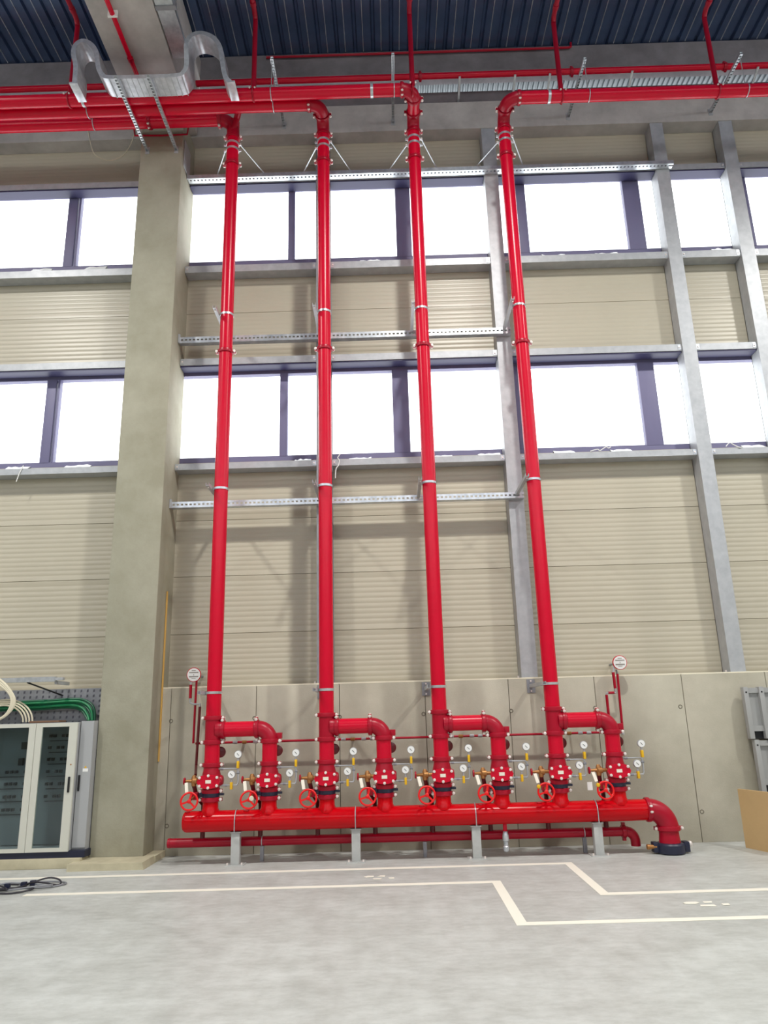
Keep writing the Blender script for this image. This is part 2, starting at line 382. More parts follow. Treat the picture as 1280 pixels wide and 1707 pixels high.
def pipe(parent, a, b, r=RP, mat_='red', seg=32, name='pipe'): return MB().cyl(a, b, r, seg).build(name, mat_, parent)
def elbow(parent, path, r=RP, mat_='red_cast', name='elbow'): return MB().tube(path, r+.003, 28).build(name, mat_, parent)

# ------------------------------------------------------------------ header with stubs and end
ZH, RH = .445, .1095
RX = [-2.047, -.764, .514, 1.795]; BX = [-1.403, -.124, 1.155, 2.432]
h = thing('header_pipe', (.2, YR, ZH-RH), 'thick glossy red horizontal header pipe lying on four grey stands', 'pipe')
hb = MB(); hb.lathe((-2.345, YR, ZH), X, [(0, .02), (.004, .06), (.012, .09), (.03, .105), (.05, RH), (5.07, RH)], 40)
hb.build('body', 'red_header', h)
for x in sorted(RX+BX): MB().lathe((x, YR, ZH), Z, [(.06, .1), (.115, .094), (.13, .086), (.20, RP)], 30).build('outlet_stub', 'red_header', h)
for x in sorted(RX+BX):
    MB().torus((x-.24, YR-.03, ZH+.104), Z, .03, .004, 16, 6).build('weld_mark', 'red_cast', h)
coupling(h, (2.735, YR, ZH), X, Y-.15*Z, RH)
EC = .19
elbow(h, [(2.74, YR, ZH)] + arc((2.745, YR, ZH-EC), EC, PI/2, 0, X, Z, 12), RH)
coupling(h, (2.935, YR, ZH-EC), Z, X, RH)
MB().lathe((2.935, YR, .10), Z, [(0, RH+.006), (.08, RH-.004), (.16, RH-.006)], 32).build('reducer', 'red_cast', h)
m = MB(); m.lathe((2.935, YR, 0.002), Z, [(0, .10), (.0, .135), (.012, .15), (.09, .152), (.105, .14), (.11, .115)], 32)
for s in (-1, 1):
    m.bevbox(2.935+s*.165-.03, 2.935+s*.165+.03, YR-.05, YR+.05, .015, .12, .01)
m.build('floor_coupling', 'navy', h)
MB().lathe((2.775, YR-.03, .075), -X, [(0, .022), (.07, .022), (.07, .028), (.10, .028), (.105, .02)], 12).build('brass_bolt', 'brass', h)
MB().lathe((3.125, YR, .085), X+.3*Z, [(0, .012), (.01, .028), (.035, .03), (.045, .02)], 12).build('bolt', 'zinc_bolt', h)
for i, x in enumerate((1.17,)):
    m = MB(); m.cyl((x, YR, ZH-RH-.07), (x, YR, ZH-RH+.01), .022, 14); m.build('drain_nipple', 'red', h)
    m = MB(); m.lathe((x, YR, .06), Z, [(0, .018), (.01, .03), (.05, .034), (.06, .026), (.10, .026), (.11, .036), (.16, .034), (.2, .024), (.21, .015)], 16); m.build('drain_valve', 'galv_bright', h)

# support stands
def stand(x, lb):
    r = thing('support_stand', (x, YR, 0), lb, 'stand', 'grey stands under the header')
    MB().bevbox(x-.047, x+.047, YR-.047, YR+.047, .008, ZH-RH-.012, .006).build('leg', 'stand', r)
    MB().box(x-.1, x+.1, YR-.085, YR+.085, 0, .008).build('base_plate', 'stand', r)
    MB().box(x-.06, x+.06, YR-.06, YR+.06, ZH-RH-.012, ZH-RH-.001).build('top_plate', 'stand', r)
    pts = [(x, YR+(RH+.005)*math.cos(a), ZH+(RH+.005)*math.sin(a)) for a in [(-.15+1.3*i/18)*PI for i in range(19)]]
    pts = [(x, YR+RH+.005, ZH-RH)] + [p for p in pts if p[2] > ZH-.01] + [(x, YR-RH-.005, ZH-RH)]
    MB().tube(pts, .0055, 8).build('u_bolt', 'galv_bright', r)
    for s in (-1, 1): MB().cyl((x+s*.078, YR-.06, .008), (x+s*.078, YR-.06, .03), .009, 8).build('anchor_bolt', 'zinc_bolt', r)
for x, o in zip((-1.755, -.45, .852, 2.165), ('first grey steel stand under the header, counted from the column', 'second grey steel stand under the header, counted from the column',
                                              'third grey steel stand under the header, beside the silver drain valve', 'fourth grey steel stand under the header, nearest its floor elbow')):
    stand(x, o)

# drain pipe
YD = 8.86; d = thing('drain_pipe', (0, YD, .16), 'thin dark red drain pipe running along the floor behind the header', 'pipe')
MB().lathe((-2.55, YD, .205), X, [(0, .02), (.002, .05), (.03, .054), (.03, .05), (5.05, .05)], 20).build('body', 'red_cast', d)
coupling(d, (2.50, YD, .205), X, Z, .05, bolts=False)
elbow(d, arc((2.52, YD, .205-.10), .10, PI/2, 0, X, Z, 8) + [(2.62, YD, .055)], .05)
for x in sorted(RX+BX):
    MB().lathe((x-.12, YD, .24), Z, [(0, .026), (.07, .026), (.075, .042), (.10, .042), (.105, .02), (.14, .02)], 14).build('inlet', 'maroon', d)
for x in (-1.50, 2.06): MB().torus((x, YD, .205), X, .054, .006, 22, 6).build('clamp_ring', 'galv_bright', d)
for x in (-1.50, .3, 2.06): MB().box(x-.02, x+.02, YD-.02, YD+.02, 0, .155).build('foot', 'galv_dark', d)

# ------------------------------------------------------------------ alarm valve station (built once at x = 0)
def valve_station():
    r = thing('alarm_valve', (0, YR, .62), 'x', 'valve', 'alarm valve stations on the header')
    coupling(r, (0, YR, .668), Z, X)
    # butterfly valve
    bv = MB().lathe((0, YR, .692), Z, [(0, .08), (0, .092), (.006, .095), (.05, .095), (.056, .092), (.056, .08)], 30)
    bv.bevbox(.09, .145, YR-.02, YR+.02, .708, .732, .004); bv.bevbox(-.15, -.085, YR-.035, YR+.03, .695, .745, .006)
    b = bv.build('butterfly_valve', 'navy', r)
    gb = MB(); gb.bevbox(-.20, -.13, YR-.07, YR+.02, .67, .75, .01); gb.build('gearbox', 'red_cast', b)
    # handwheel facing the viewer
    hc = Vector((-.185, YR-.2, .672)); ax = Vector((.12, -1, .12)).normalized(); a = ax.orthogonal().normalized(); c = ax.cross(a)
    m = MB(); m.torus(hc, ax, .088, .0105, 32, 10); hw = m.build('handwheel', 'red_bright', r)
    a2 = (Z - ax*Z.dot(ax)).normalized(); c2 = ax.cross(a2)
    for k in range(3):
        t = PI/2+.25 + k*2*PI/3; e = hc + (c2*math.cos(t)+a2*math.sin(t))*.086
        m = MB(); m.obox(hc, e, .02, .01, ax.cross(e-hc)); m.build('spoke', 'red_bright', hw)
    m = MB(); m.lathe(hc - ax*.01, ax, [(0, .02), (.02, .022), (.026, .012)], 14); m.build('hub', 'red_bright', hw)
    MB().cyl(hc, (-.165, YR-.05, .71), .011, 10).build('shaft', 'brass', hw)
    coupling(r, (0, YR, .757), Z, X)
    # body
    bd = MB(); bd.lathe((0, YR, .775), Z, [(0, .09), (.01, .094), (.06, .105), (.10, .108), (.14, .104), (.19, .093), (.235, .087)], 32)
    bd.lathe((.03, YR, .862), X, [(0, .06), (.08, .06), (.098, .05), (.105, .03)], 22)
    bd.bevbox(-.1, .1, YR-.118, YR-.02, .795, .925, .02)
    body = bd.build('body', 'red_cast', r)
    # bolted inspection cover
    yc = YR-.118
    hexp = [(-.128, .862), (-.1, .807), (-.03, .79), (.03, .79), (.1, .807), (.128, .862), (.1, .917), (.03, .934), (-.03, .934), (-.1, .917)]
    cv = MB().prism(hexp, yc-.026, yc); cover = cv.build('cover', 'red', r)
    for bx, bz in ((-.095, .905), (0, .924), (.095, .905), (-.095, .82), (0, .80), (.095, .82)):
        MB().lathe((bx, yc-.026, bz), -Y, [(0, .0155), (.006, .0165), (.016, .014), (.019, .006)], 10).build('bolt', 'zinc_bolt', cover)
    MB().box(-.03, .03, yc-.030, yc-.026, .845, .88).build('nameplate', 'tag', cover)
    coupling(r, (0, YR, 1.03), Z, X)
    # pressure gauges and their trim on the right
    yg = YR-.02
    for gx, gz, lv_ in ((.30, 1.135, 1.02), (.232, .925, .80)):
        g = MB().lathe((gx, yg-.0, gz), -Y, [(0, .034), (.006, .042), (.03, .042), (.034, .040)], 24).build('gauge', 'galv', r)
        MB().lathe((gx, yg-.0345, gz), -Y, [(0, .037), (.0012, .037)], 24).build('dial', 'white', g)
        MB().obox((gx-.012, yg-.037, gz+.012), (gx+.012, yg-.037, gz-.012), .005, .002, X+Z).build('needle', 'black', g)
        MB().lathe((gx, yg-.015, lv_-.02), Z, [(0, .011), (gz-lv_-.02, .011)], 10).build('gauge_stem', 'galv', r)
        v = MB().bevbox(gx-.013, gx+.013, yg-.04, yg+.01, lv_-.03, lv_+.045, .004); v.build('gauge_cock', 'yellow', r)
    MB().tube([(.08, yg, .985), (.27, yg, .985)] + arc((.27, yg, .955), .03, PI/2, 0, X, Z, 5) + [(.30, yg, .83)], .0095, 10).build('trim_pipe', 'galv', r)
    MB().tube([(.08, yg, .812), (.29, yg, .812), (.30, yg, .83)], .0095, 10).build('trim_pipe', 'galv', r)
    for x_, z_ in ((.12, .985), (.17, .812), (.30, .94)): MB().lathe((x_-.016, yg, z_), X, [(0, .014), (.032, .014)], 8).build('union', 'galv_dark', r)
    # drain trim on the left: brass angle valve, small wheel, tag, drop pipe
    dv = MB(); dv.lathe((-.10, YR-.01, .865), -X, [(0, .02), (.05, .02), (.055, .036), (.10, .036), (.105, .022), (.15, .016), (.20, .01)], 14)
    dv.lathe((-.19, YR-.01, .85), Z, [(-.04, .026), (.0, .03), (.05, .028), (.075, .016)], 14); dv.build('drain_valve', 'brass', r)
    wl = MB().lathe((-.285, YR-.01, .865), -X, [(0, .03), (.004, .038), (.016, .038), (.02, .03)], 16); wl.build('small_wheel', 'red_cast', r)
    m = MB(); m.obox((-.265, YR-.05, .85), (-.245, YR-.09, .755), .035, .003, X); m.build('white_tag', 'tag', r)
    MB().tube([(-.19, YR-.005, .82), (-.17, YR+.05, .70), (-.12, YD-.02, .60), (-.12, YD, .33)], .024, 12).build('drop_pipe', 'maroon', r)
    # retarding chamber behind
    MB().lathe((.07, YR+.10, 1.16), -Y+.2*X, [(0, .04), (.01, .055), (.05, .06), (.06, .045)], 20).build('pressure_switch', 'maroon', r)
    return r
v0 = valve_station()
allx = sorted(RX+BX)
for i, x in enumerate(allx):
    o = v0 if i == 0 else copy_tree(v0)
    o.location.x += 0
    where = 'under the %s red riser' % ORD[i//2] if i % 2 == 0 else 'under the %s goose-neck branch' % ORD[i//2]
    o['label'] = 'red alarm valve station with handwheel and gauges %s' % where
for i, o in enumerate([q for q in bpy.data.objects if q.type == 'EMPTY' and q.name.startswith('alarm_valve')]): o.location.x = allx[i]
# seals and tags hung on single stations
def station(i): return allx[i]
for i, kind in ((1, 'seal'), (6, 'cap'), (7, 'cap')):
    x = station(i)
    if kind == 'seal': tag(MB().lathe((x-.15, YR-.235, .69), -Y, [(0, .012), (.004, .026), (.012, .024), (.014, .01)], 12).build('paper_seal', 'beige_cable'), 'cream seal hung on the handwheel under the first goose-neck branch', 'seal')
    else: tag(MB().lathe((x-.265, YR-.19, .73), -Y, [(0, .016), (.02, .022), (.04, .02), (.045, .01)], 12).build('valve_cap', 'yellow'), 'yellow cap beside the handwheel under the fourth %s' % ('riser' if i == 6 else 'goose-neck branch'), 'cap')
tag(MB().box(2.10, 2.155, YR-.02, YR-.012, .66, .745).build('hanging_tag', 'white'), 'white paper tag left of the last handwheel', 'tag')

# ------------------------------------------------------------------ risers, tees, top elbows, mains
Z0, Z1 = 9.65, 9.78
YM = {0: YR, 1: 8.318, 2: 8.122, 3: 8.318}
rl = ['tall red riser pipe nearest the concrete column, its main running left', 'second tall red riser pipe from the column, its main running left',
      'third tall red riser pipe from the column, its main running left', 'fourth tall red riser pipe, its main running right']
ER = .165
for i, x in enumerate(RX):
    r = thing('riser_pipe', (x, YR, 1.03), rl[i], 'pipe', 'red riser pipes')
    ztop = Z1-.05 if i == 0 else Z0-ER
    pipe(r, (x, YR, 1.03), (x, YR, 1.27)); pipe(r, (x, YR, 1.53), (x, YR, 6.11)); pipe(r, (x, YR, 6.11), (x, YR, 9.01)); pipe(r, (x, YR, 9.01), (x, YR, ztop))
    t = MB().cyl((x, YR, 1.27), (x, YR, 1.53), RP+.004, 32); t.lathe((x, YR, 1.405), X, [(.04, RP+.016), (.075, RP+.014), (.095, RP+.006), (.115, RP+.003)], 32); t.build('tee', 'red_cast', r)
    for z in (1.27, 1.533, 6.11, 9.01): coupling(r, (x, YR, z), Z, X)
    coupling(r, (x+.115, YR, 1.405), X, Z*.95-Y*.3)
    dirn = 1 if i == 3 else -1
    if i == 0:
        coupling(r, (x, YR, 9.46), Z, X)
        # mechanical tee at the top of the first riser
        m = MB(); m.tube([(x, YR, 9.46)] + arc((x-.2, YR, Z1-.2), .2, 0, PI/2, X, Z, 10), RP+.004, 28); m.build('elbow', 'red_cast', r)
        coupling(r, (x-.2, YR, Z1), X, Z)
        coupling(r, (x-1.2, YR, Z1), X, Z+.5*Y)
        pipe(r, (XL, YR, Z1), (x-.2, YR, Z1), name='main_pipe')
        MB().tube([(x+.0, YR-.04, 9.55), (x+.07, YR-.10, 9.72), (x+.12, YR-.22, 9.74)], .045, 16).build('bypass', 'red_cast', r)
    else:
        coupling(r, (x, YR, ztop-.02), Z, X)
        ym = YM[i]
        elbow(r, arc((x, YR-ER, Z0-ER), ER, 0, PI/2, Y, Z, 10), name='elbow')
        coupling(r, (x, YR-ER, Z0), Y, X)
        if YR-ER-(ym+ER) > .05:
            pipe(r, (x, YR-ER, Z0), (x, ym+ER, Z0), name='offset_pipe'); coupling(r, (x, ym+ER, Z0), Y, X)
        elbow(r, arc((x+dirn*ER, ym+ER, Z0), ER, 0, PI/2, -X*dirn, -Y, 10), name='elbow')
        coupling(r, (x+dirn*ER, ym, Z0), X, Z+.6*Y)
        pipe(r, (x+dirn*ER, ym, Z0), (XR if dirn > 0 else XL, ym, Z0), name='main_pipe')
    # two pipe clamps with splayed rods to the long perforated rail
    br = thing('riser_brace', (x, YR, 9.2), 'galvanised clamp pair with two splayed rods at the top of the %s riser' % ORD[i], 'brace', 'splayed riser braces')
    for z in (9.245, 9.345):
        m = MB(); m.lathe((x, YR, z-.016), Z, [(0, RP), (0, RP+.006), (.032, RP+.006), (.032, RP)], 28)
        for s in (-1, 1): m.box(x+s*(RP+.02)-.018, x+s*(RP+.02)+.018, YR-.006, YR+.006, z-.016, z+.016)
        m.build('clamp', 'galv_bright', br)
    for s, zz in ((-1, 9.245), (1, 9.345)):
        m = MB(); m.cyl((x+s*.105, YR, zz), (x+s*.36, 9.27, 9.33), .009, 10); m.build('rod', 'galv_bright', br)
        MB().cyl((x+s*.105, YR-.012, zz), (x+s*.105, YR+.012, zz), .014, 8).build('bolt', 'zinc_bolt', br)

for i, (x, bx) in enumerate(zip(RX, BX)):
    r = thing('branch_pipe', (bx, YR, 1.03), 'red goose-neck branch pipe leaving the %s riser to its right' % ORD[i], 'pipe', 'goose-neck branch pipes')
    zc = 1.405; R_ = .137
    pipe(r, (x+.115, YR, zc), (bx-R_, YR, zc)); coupling(r, (bx-R_-.012, YR, zc), X, Z*.95-Y*.3)
    elbow(r, arc((bx-R_, YR, zc-R_), R_, PI/2, 0, X, Z, 12)); coupling(r, (bx, YR, zc-R_), Z, X)
    pipe(r, (bx, YR, 1.03), (bx, YR, zc-R_))
    MB().bevbox(bx+.07, bx+.135, YR-.01, YR+.06, 1.29, 1.355, .006).build('flow_switch', 'red_cast', r)

# brackets holding the risers to the rails and the plinth
def bracket(x, z, yend, label, grp, plate):
    r = thing('riser_bracket', (x-.11, 9.25, z), label, 'bracket', grp)
    m = MB(); dx = x-.115
    m.box(dx-.02, dx-.0165, 8.45, yend, z-.02, z+.02); m.box(dx+.0165, dx+.02, 8.45, yend, z-.02, z+.02); m.box(dx-.0165, dx+.0165, 8.45, yend, z-.02, z-.0165)
    m.build('arm', 'galv', r)
    m = MB(); m.lathe((x, YR, z-.014), Z, [(0, RP), (0, RP+.006), (.028, RP+.006), (.028, RP)], 28); m.box(dx+.02, x-RP, YR-.012, YR+.012, z-.014, z+.014)
    m.build('clamp', 'galv_bright', r)
    if plate:
        MB().box(dx-.05, dx+.05, yend-.008, yend, z-.08, z+.08).build('wall_plate', 'galv_dark', r)
        for s in (-1, 1): MB().cyl((dx, yend-.008, z+s*.06), (dx, yend-.022, z+s*.06), .01, 8).build('bolt', 'zinc_bolt', r)
    else:
        MB().cyl((dx, 8.5, z-.034), (dx, 8.5, z-.02), .008, 8).build('bolt', 'zinc_bolt', r)
for i, x in enumerate(RX):
    bracket(x, 4.245, 9.222, 'galvanised bracket arm and clamp on the %s riser below the lower windows' % ORD[i], 'riser brackets on the rails', False)
    bracket(x, 6.64, 9.222, 'galvanised bracket arm and clamp on the %s riser above the lower windows' % ORD[i], 'riser brackets on the rails', False)
    bracket(x, 1.81, 9.298, 'galvanised bracket arm and clamp fixing the %s riser to the concrete plinth' % ORD[i], 'riser brackets on the plinth', True)

# alarm line along the plinth
al = thing('alarm_line', (0, 9.15, 1.24), 'thin red alarm pipe with small fittings running along the plinth behind the risers', 'pipe')
MB().cyl((-2.36, 9.15, 1.25), (2.46, 9.15, 1.25), .0135, 12).build('pipe', 'red_cast', al)
for i in range(4):
    for k, (dx, mt) in enumerate(((.16, 'galv_bright'), (.27, 'brass'), (.40, 'galv_bright'), (.50, 'galv'))):
        MB().lathe((RX[i]+dx-.03, 9.15, 1.25), X, [(0, .014), (.005, .02), (.05, .02), (.055, .014)], 10).build('fitting', mt, al)
for x in (-1.8, -.5, .8, 2.1): MB().box(x-.012, x+.012, 9.15, 9.298, 1.236, 1.264).build('pipe_hook', 'galv', al)

# water motor gongs
def gong(name, c, paths, label):
    r = thing(name, (c[0], c[1], c[2]-.085), label, 'gong', 'round alarm gongs')
    c = Vector(c); ax = Vector((-.0*c.x, -1, -.06)).normalized()
    MB().lathe(c - ax*.06, ax, [(0, .03), (.005, .07), (.03, .084), (.058, .086), (.06, .084)], 32).build('bell', 'red', r)
    f = MB().lathe(c, ax, [(0, .078), (.003, .078)], 32).build('face', 'white', r)
    for dz, w_, h_ in ((.05, .05, .009), (.027, .112, .013), (0, .008, .016), (-.022, .112, .016), (-.042, .05, .007)):
        p = c + ax*.0036 + Vector((0, 0, dz)); p.y -= .06*dz
        MB().box(p.x-w_/2, p.x+w_/2, p.y-.0008, p.y, p.z-h_/2, p.z+h_/2).build('print', 'grey_print', f)
    MB().cyl(c - ax*.055, (c.x, 9.548, c.z), .014, 10).build('wall_mount', 'galv_dark', r)
    for k, (pp, rr, mt) in enumerate(paths): MB().tube(pp, rr, 10).build('pipe', mt, r)
    return r
yg = 9.12
gong('alarm_gong', (-2.407, yg, 2.045), [
    ([(-2.44, yg+.03, 1.99), (-2.445, yg+.03, 1.93)], .016, 'galv_bright'),
    ([(-2.445, yg+.03, 1.93), (-2.445, yg+.03, 1.77)], .018, 'red_cast'),
    ([(-2.445, yg+.03, 1.77), (-2.445, yg+.03, 1.72), (-2.40, yg+.03, 1.70), (-2.325, yg+.03, 1.70), (-2.325, yg+.03, 1.66)], .013, 'galv'),
    ([(-2.385, yg+.06, 1.98), (-2.39, yg+.06, 1.70), (-2.395, yg+.06, 1.25)], .014, 'red_cast'),
    ([(-2.325, yg+.03, 1.67), (-2.335, yg, 1.0), (-2.25, YR+.1, .92)], .0165, 'maroon')],
    'round white-faced alarm gong with red rim between column and first riser')
gong('alarm_gong', (2.741, yg, 2.05), [
    ([(2.68, yg+.03, 2.02), (2.655, yg+.03, 1.93)], .014, 'galv_bright'),
    ([(2.655, yg+.03, 1.94), (2.66, yg+.03, 1.75)], .018, 'red_cast'),
    ([(2.66, yg+.03, 1.76), (2.66, yg+.03, 1.70), (2.55, yg+.03, 1.70), (2.55, yg+.03, 1.68)], .014, 'galv_bright'),
    ([(2.64, yg+.026, 1.70), (2.57, yg+.026, 1.70)], .0165, 'red_cast'),
    ([(2.548, yg+.03, 1.68), (2.548, yg+.03, 1.3)], .017, 'red_cast'),
    ([(2.70, yg+.05, 1.97), (2.71, yg+.05, 1.90)], .012, 'galv_dark'),
    ([(2.71, yg+.05, 1.92), (2.70, yg+.05, 1.26)], .015, 'red_cast'),
    ([(2.70, yg+.05, 1.27), (2.70, yg+.05, 1.22)], .018, 'galv_bright')],
    'round white-faced alarm gong with red rim above the last goose-neck branch')

# ------------------------------------------------------------------ overhead: drops, sprinkler lines, struts, duct
drops = [((118, 150), 8.122, 'leftmost thin red pipe rising from the mains to the roof'), ((423, 138), 8.122, 'thin red pipe rising to the roof right of the silver duct'),
         ((687, 132), 8.122, 'thin red pipe rising to the roof from the third riser elbow'), ((935, 152), 8.318, 'thin red pipe rising to the roof just right of the fourth riser'),
         ((1193, 137), 8.318, 'rightmost thin red pipe rising from the main to the roof')]
for (px_, py_), y_, lb in drops:
    p = onY(px_, py_, y_); x = p.x
    r = thing('sprinkler_drop', (x, y_, Z0+.07), lb, 'pipe', 'thin red pipes rising to the roof')
    zt = 11.0; R_ = .1
    path = [(x, y_, Z0+.07), (x, y_, zt-R_)] + arc((x, y_-R_, zt-R_), R_, 0, PI/2, Y, Z, 6) + [(x-.02, 3.0, zt)]
    MB().tube(path, .034, 16).build('pipe', 'red_cast', r)
    MB().torus((x, y_, Z0), X, RP+.008, .012, 26, 8).build('saddle', 'red_cast', r)
    for s in (-1, 1): MB().lathe((x+s*.035, y_-RP-.02, Z0+.01), -Y, [(0, .012), (.012, .012), (.018, .006)], 8).build('bolt', 'zinc_bolt', r)
    MB().lathe((x, y_-.16, zt), -Y, [(0, .042), (.06, .042)], 16).build('coupling', 'red_cast', r)
r = thing('sprinkler_branch', (-3.26, 7.8, 10.02), 'thin red pipe running along the underside of the concrete roof beam', 'pipe')
MB().cyl((-3.26, 3.0, 10.035), (-3.26, 8.25, 10.035), .03, 16).build('pipe', 'red', r)
for y_ in (7.84,): MB().lathe((-3.26, y_, 10.035), Y, [(0, .04), (.05, .04)], 14).build('coupling', 'red_cast', r)
MB().box(-3.32, -3.20, 7.20, 7.225, 10.0, 10.098).build('clip', 'white', r)
p0, p1 = onY(456, 143, 9.1), onY(1280, 108, 9.1)
r = thing('sprinkler_main', (2, 9.1, 10.82), 'slim red pipe running level behind the mains just under the upper beam', 'pipe')
MB().cyl((XL, 9.1, 10.87), (XR, 9.1, 10.87), .046, 18).build('pipe', 'red', r)
for px_ in (700, 953, 1210): 
    q = onY(px_, 125, 9.1); coupling(r, (q.x, 9.1, 10.87), X, Z, .046, bolts=False)
for px_, k in ((765, 1), (915, 1), (1052, 1), (1262, 1), (857, 0)):
    q = onY(px_, 120, 9.1); m = MB(); m.obox((q.x, 9.05, 10.80), (q.x, 9.415, 10.64), .03, .02, X); m.build('hanger', 'galv_bright', r)
tag(MB().tube([(-1.7, 9.24, 11.48), (3.03, 9.24, 11.48), (3.06, 9.24, 11.5), (3.06, 9.24, 11.57)], .018, 10).build('signal_pipe', 'red_cast'), 'very thin red pipe along the top edge of the upper concrete beam', 'pipe')

# cantilever struts
def strut(x, y0, y1, z, label):
    r = thing('strut_channel', (x, y1, z), label, 'strut', 'slotted struts carrying the mains')
    m = MB(); m.box(x-.02, x-.0165, y0, y1, z-.02, z+.02); m.box(x+.0165, x+.02, y0, y1, z-.02, z+.02); m.box(x-.0165, x+.0165, y0, y1, z+.0165, z+.02)
    n = int((y1-y0)/.05)
    for k in range(n): m.box(x-.0165, x+.0165, y0+k*.05, y0+k*.05+.022, z-.02, z-.0165)
    m.build('channel', 'galv_bright', r)
    MB().box(x-.03, x+.03, y1-.006, y1, z-.06, z+.06).build('wall_plate', 'galv', r)
    return r
strut(-3.345, 7.64, 8.928, 9.515, 'left slotted strut jutting from the column under the mains')
strut(-2.925, 7.64, 8.928, 9.515, 'right slotted strut jutting from the column under the mains')
for i, (px_, lb) in enumerate(((474, 'slotted strut above the mains between first and second riser tops'), (655, 'slotted strut above the mains beside the third riser elbow'),
                  (946, 'slotted strut above the right main near the fourth riser'), (1184, 'slotted strut above the right main at the picture edge'))):
    q = onY(px_, 205 if px_ < 700 else 188, 9.315)
    r = strut(q.x, 8.1 if i < 2 else 8.27, 9.313, 10.24, lb)
    for ym in ([8.318, 8.122] if i == 0 else [8.122] if i == 1 else [8.318]):
        MB().cyl((q.x+.0, ym, Z0+RP), (q.x, ym, 10.22), .006, 8).build('threaded_rod', 'galv', r)
        MB().torus((q.x, ym, Z0), X, RP+.006, .007, 26, 6).build('pipe_ring', 'galv_bright', r)
for px_ in (140, 620, 915):
    q = onY(px_, 165, 8.122 if px_ < 700 else 8.318)
    tag(MB().lathe((q.x-.018, q.y, Z0), X, [(0, RP), (0, RP+.007), (.036, RP+.007), (.036, RP)], 28).build('pipe_ring', 'galv_bright'), 'galvanised ring clamped round the %s' % {140: 'mains left of the silver duct', 620: 'main left of the third riser elbow', 915: 'main right of the fourth riser elbow'}[px_], 'clamp')
q = onY(148, 183, 8.318)
tag(MB().torus((q.x, 8.318, Z0), X, RP+.006, .007, 26, 6).build('pipe_ring', 'galv_bright'), 'thin silver ring round the middle main left of the duct', 'clamp')
q = onY(158, 203, YR)
tag(MB().torus((q.x, YR, Z1), X, RP+.006, .007, 26, 6).build('pipe_ring', 'galv_bright'), 'thin silver ring round the lowest main left of the duct', 'clamp')

# flat silver duct wrapping under the beam with two goose-necks
yd0, yd1 = 7.73, 8.03; zb_ = 9.575; th = .06
def dp(px_, py_): q = onY(px_, py_, 7.78); return (q.x, q.z)
cl = [dp(126, 148), dp(128, 120), dp(124, 100), dp(127, 86), dp(138, 78), dp(151, 82), dp(161, 94), dp(164, 110), dp(166, 124), dp(172, 134), dp(184, 139),
      dp(240, 138), dp(296, 135.5), dp(307, 130), dp(312, 120), dp(312, 100), dp(312, 82), dp(319, 70), dp(333, 65), dp(348, 68), dp(360, 76), dp(368, 90), dp(371, 108), dp(374, 128), dp(378, 140), dp(384, 146)]
dz = zb_ - min(c[1] for c in cl[9:14]) + th*.5
def smooth(pts, n=3):
    out = []
    for i in range(len(pts)-1):
        p0, p1, p2, p3 = pts[max(i-1, 0)], pts[i], pts[i+1], pts[min(i+2, len(pts)-1)]
        for k in range(n):
            t = k/n; out.append(tuple(.5*((2*b)+(c-a)*t+(2*a-5*b+4*c-d_)*t*t+(3*b-a-3*c+d_)*t**3) for a, b, c, d_ in zip(p0, p1, p2, p3)))
    return out + [pts[-1]]
cs = smooth(cl, 3)
path = [(a, yd0, b+dz) for a, b in cs]
dr = thing('air_duct', (path[len(path)//2][0], 7.9, zb_), 'flat silver duct wrapping under the roof beam with two goose-neck ends', 'duct')
MB().sweep(path, [(0, -th/2), (.30, -th/2), (.30, th/2), (0, th/2)], up0=X).build('duct_body', 'duct', dr, ang=50)
DUCTPATH = path
n_ = len(path)
for i in list(range(30, 37)):
    pass
xa, xb = path[30][0], path[38][0]
for k in range(14):
    x = xa + (xb-xa)*k/13
    MB().box(x-.004, x+.004, yd0, yd1, zb_-.004, zb_+.002).build('rib', 'galv', dr)
for e, s in ((0, -1), (n_-1, 1)):
    p = path[e]; MB().bevbox(p[0]-.055+s*.012, p[0]+.055+s*.012, yd0-.004, yd1+.004, p[2]-.02, p[2]+.006, .004).build('lip', 'duct', dr)
r = thing('cable_trunking', (-2.6, 7, 10.28), 'galvanised trunking along the right side of the roof beam', 'trunking')
MB().box(-2.72, -2.50, 3.0, 7.95, 10.12, 10.2).build('trough', 'galv_bright', r)
MB().box(-2.73, -2.47, 7.18, 7.24, 10.108, 10.21).build('joint_flange', 'galv_dark', r)
# small loop of red pipe and bracket at the column head
pts = [onY(a, b, 8.914) for a, b in ((222, 205), (225, 226), (268, 226), (312, 224), (315, 205))]
tag(MB().tube(pts, .014, 8).build('test_pipe', 'red_cast'), 'very thin red pipe looping across the column head under the mains', 'pipe')
tag(MB().box(-2.835, -2.825, 9.0, 9.3, 9.3, 9.75).build('angle_bracket', 'galv'), 'galvanised plate fixed high on the right side of the column', 'bracket')
pts = [onY(a, b, 9.308) for a, b in ((147, 219), (150, 235), (156, 255), (170, 265), (188, 267), (206, 258), (218, 240), (224, 222), (226, 214))]
tag(MB().tube(smooth([tuple(p) for p in pts], 4), .006, 6).build('hanging_wire', 'beige_cable'), 'pale wire hanging in a loop left of the column head', 'wire')

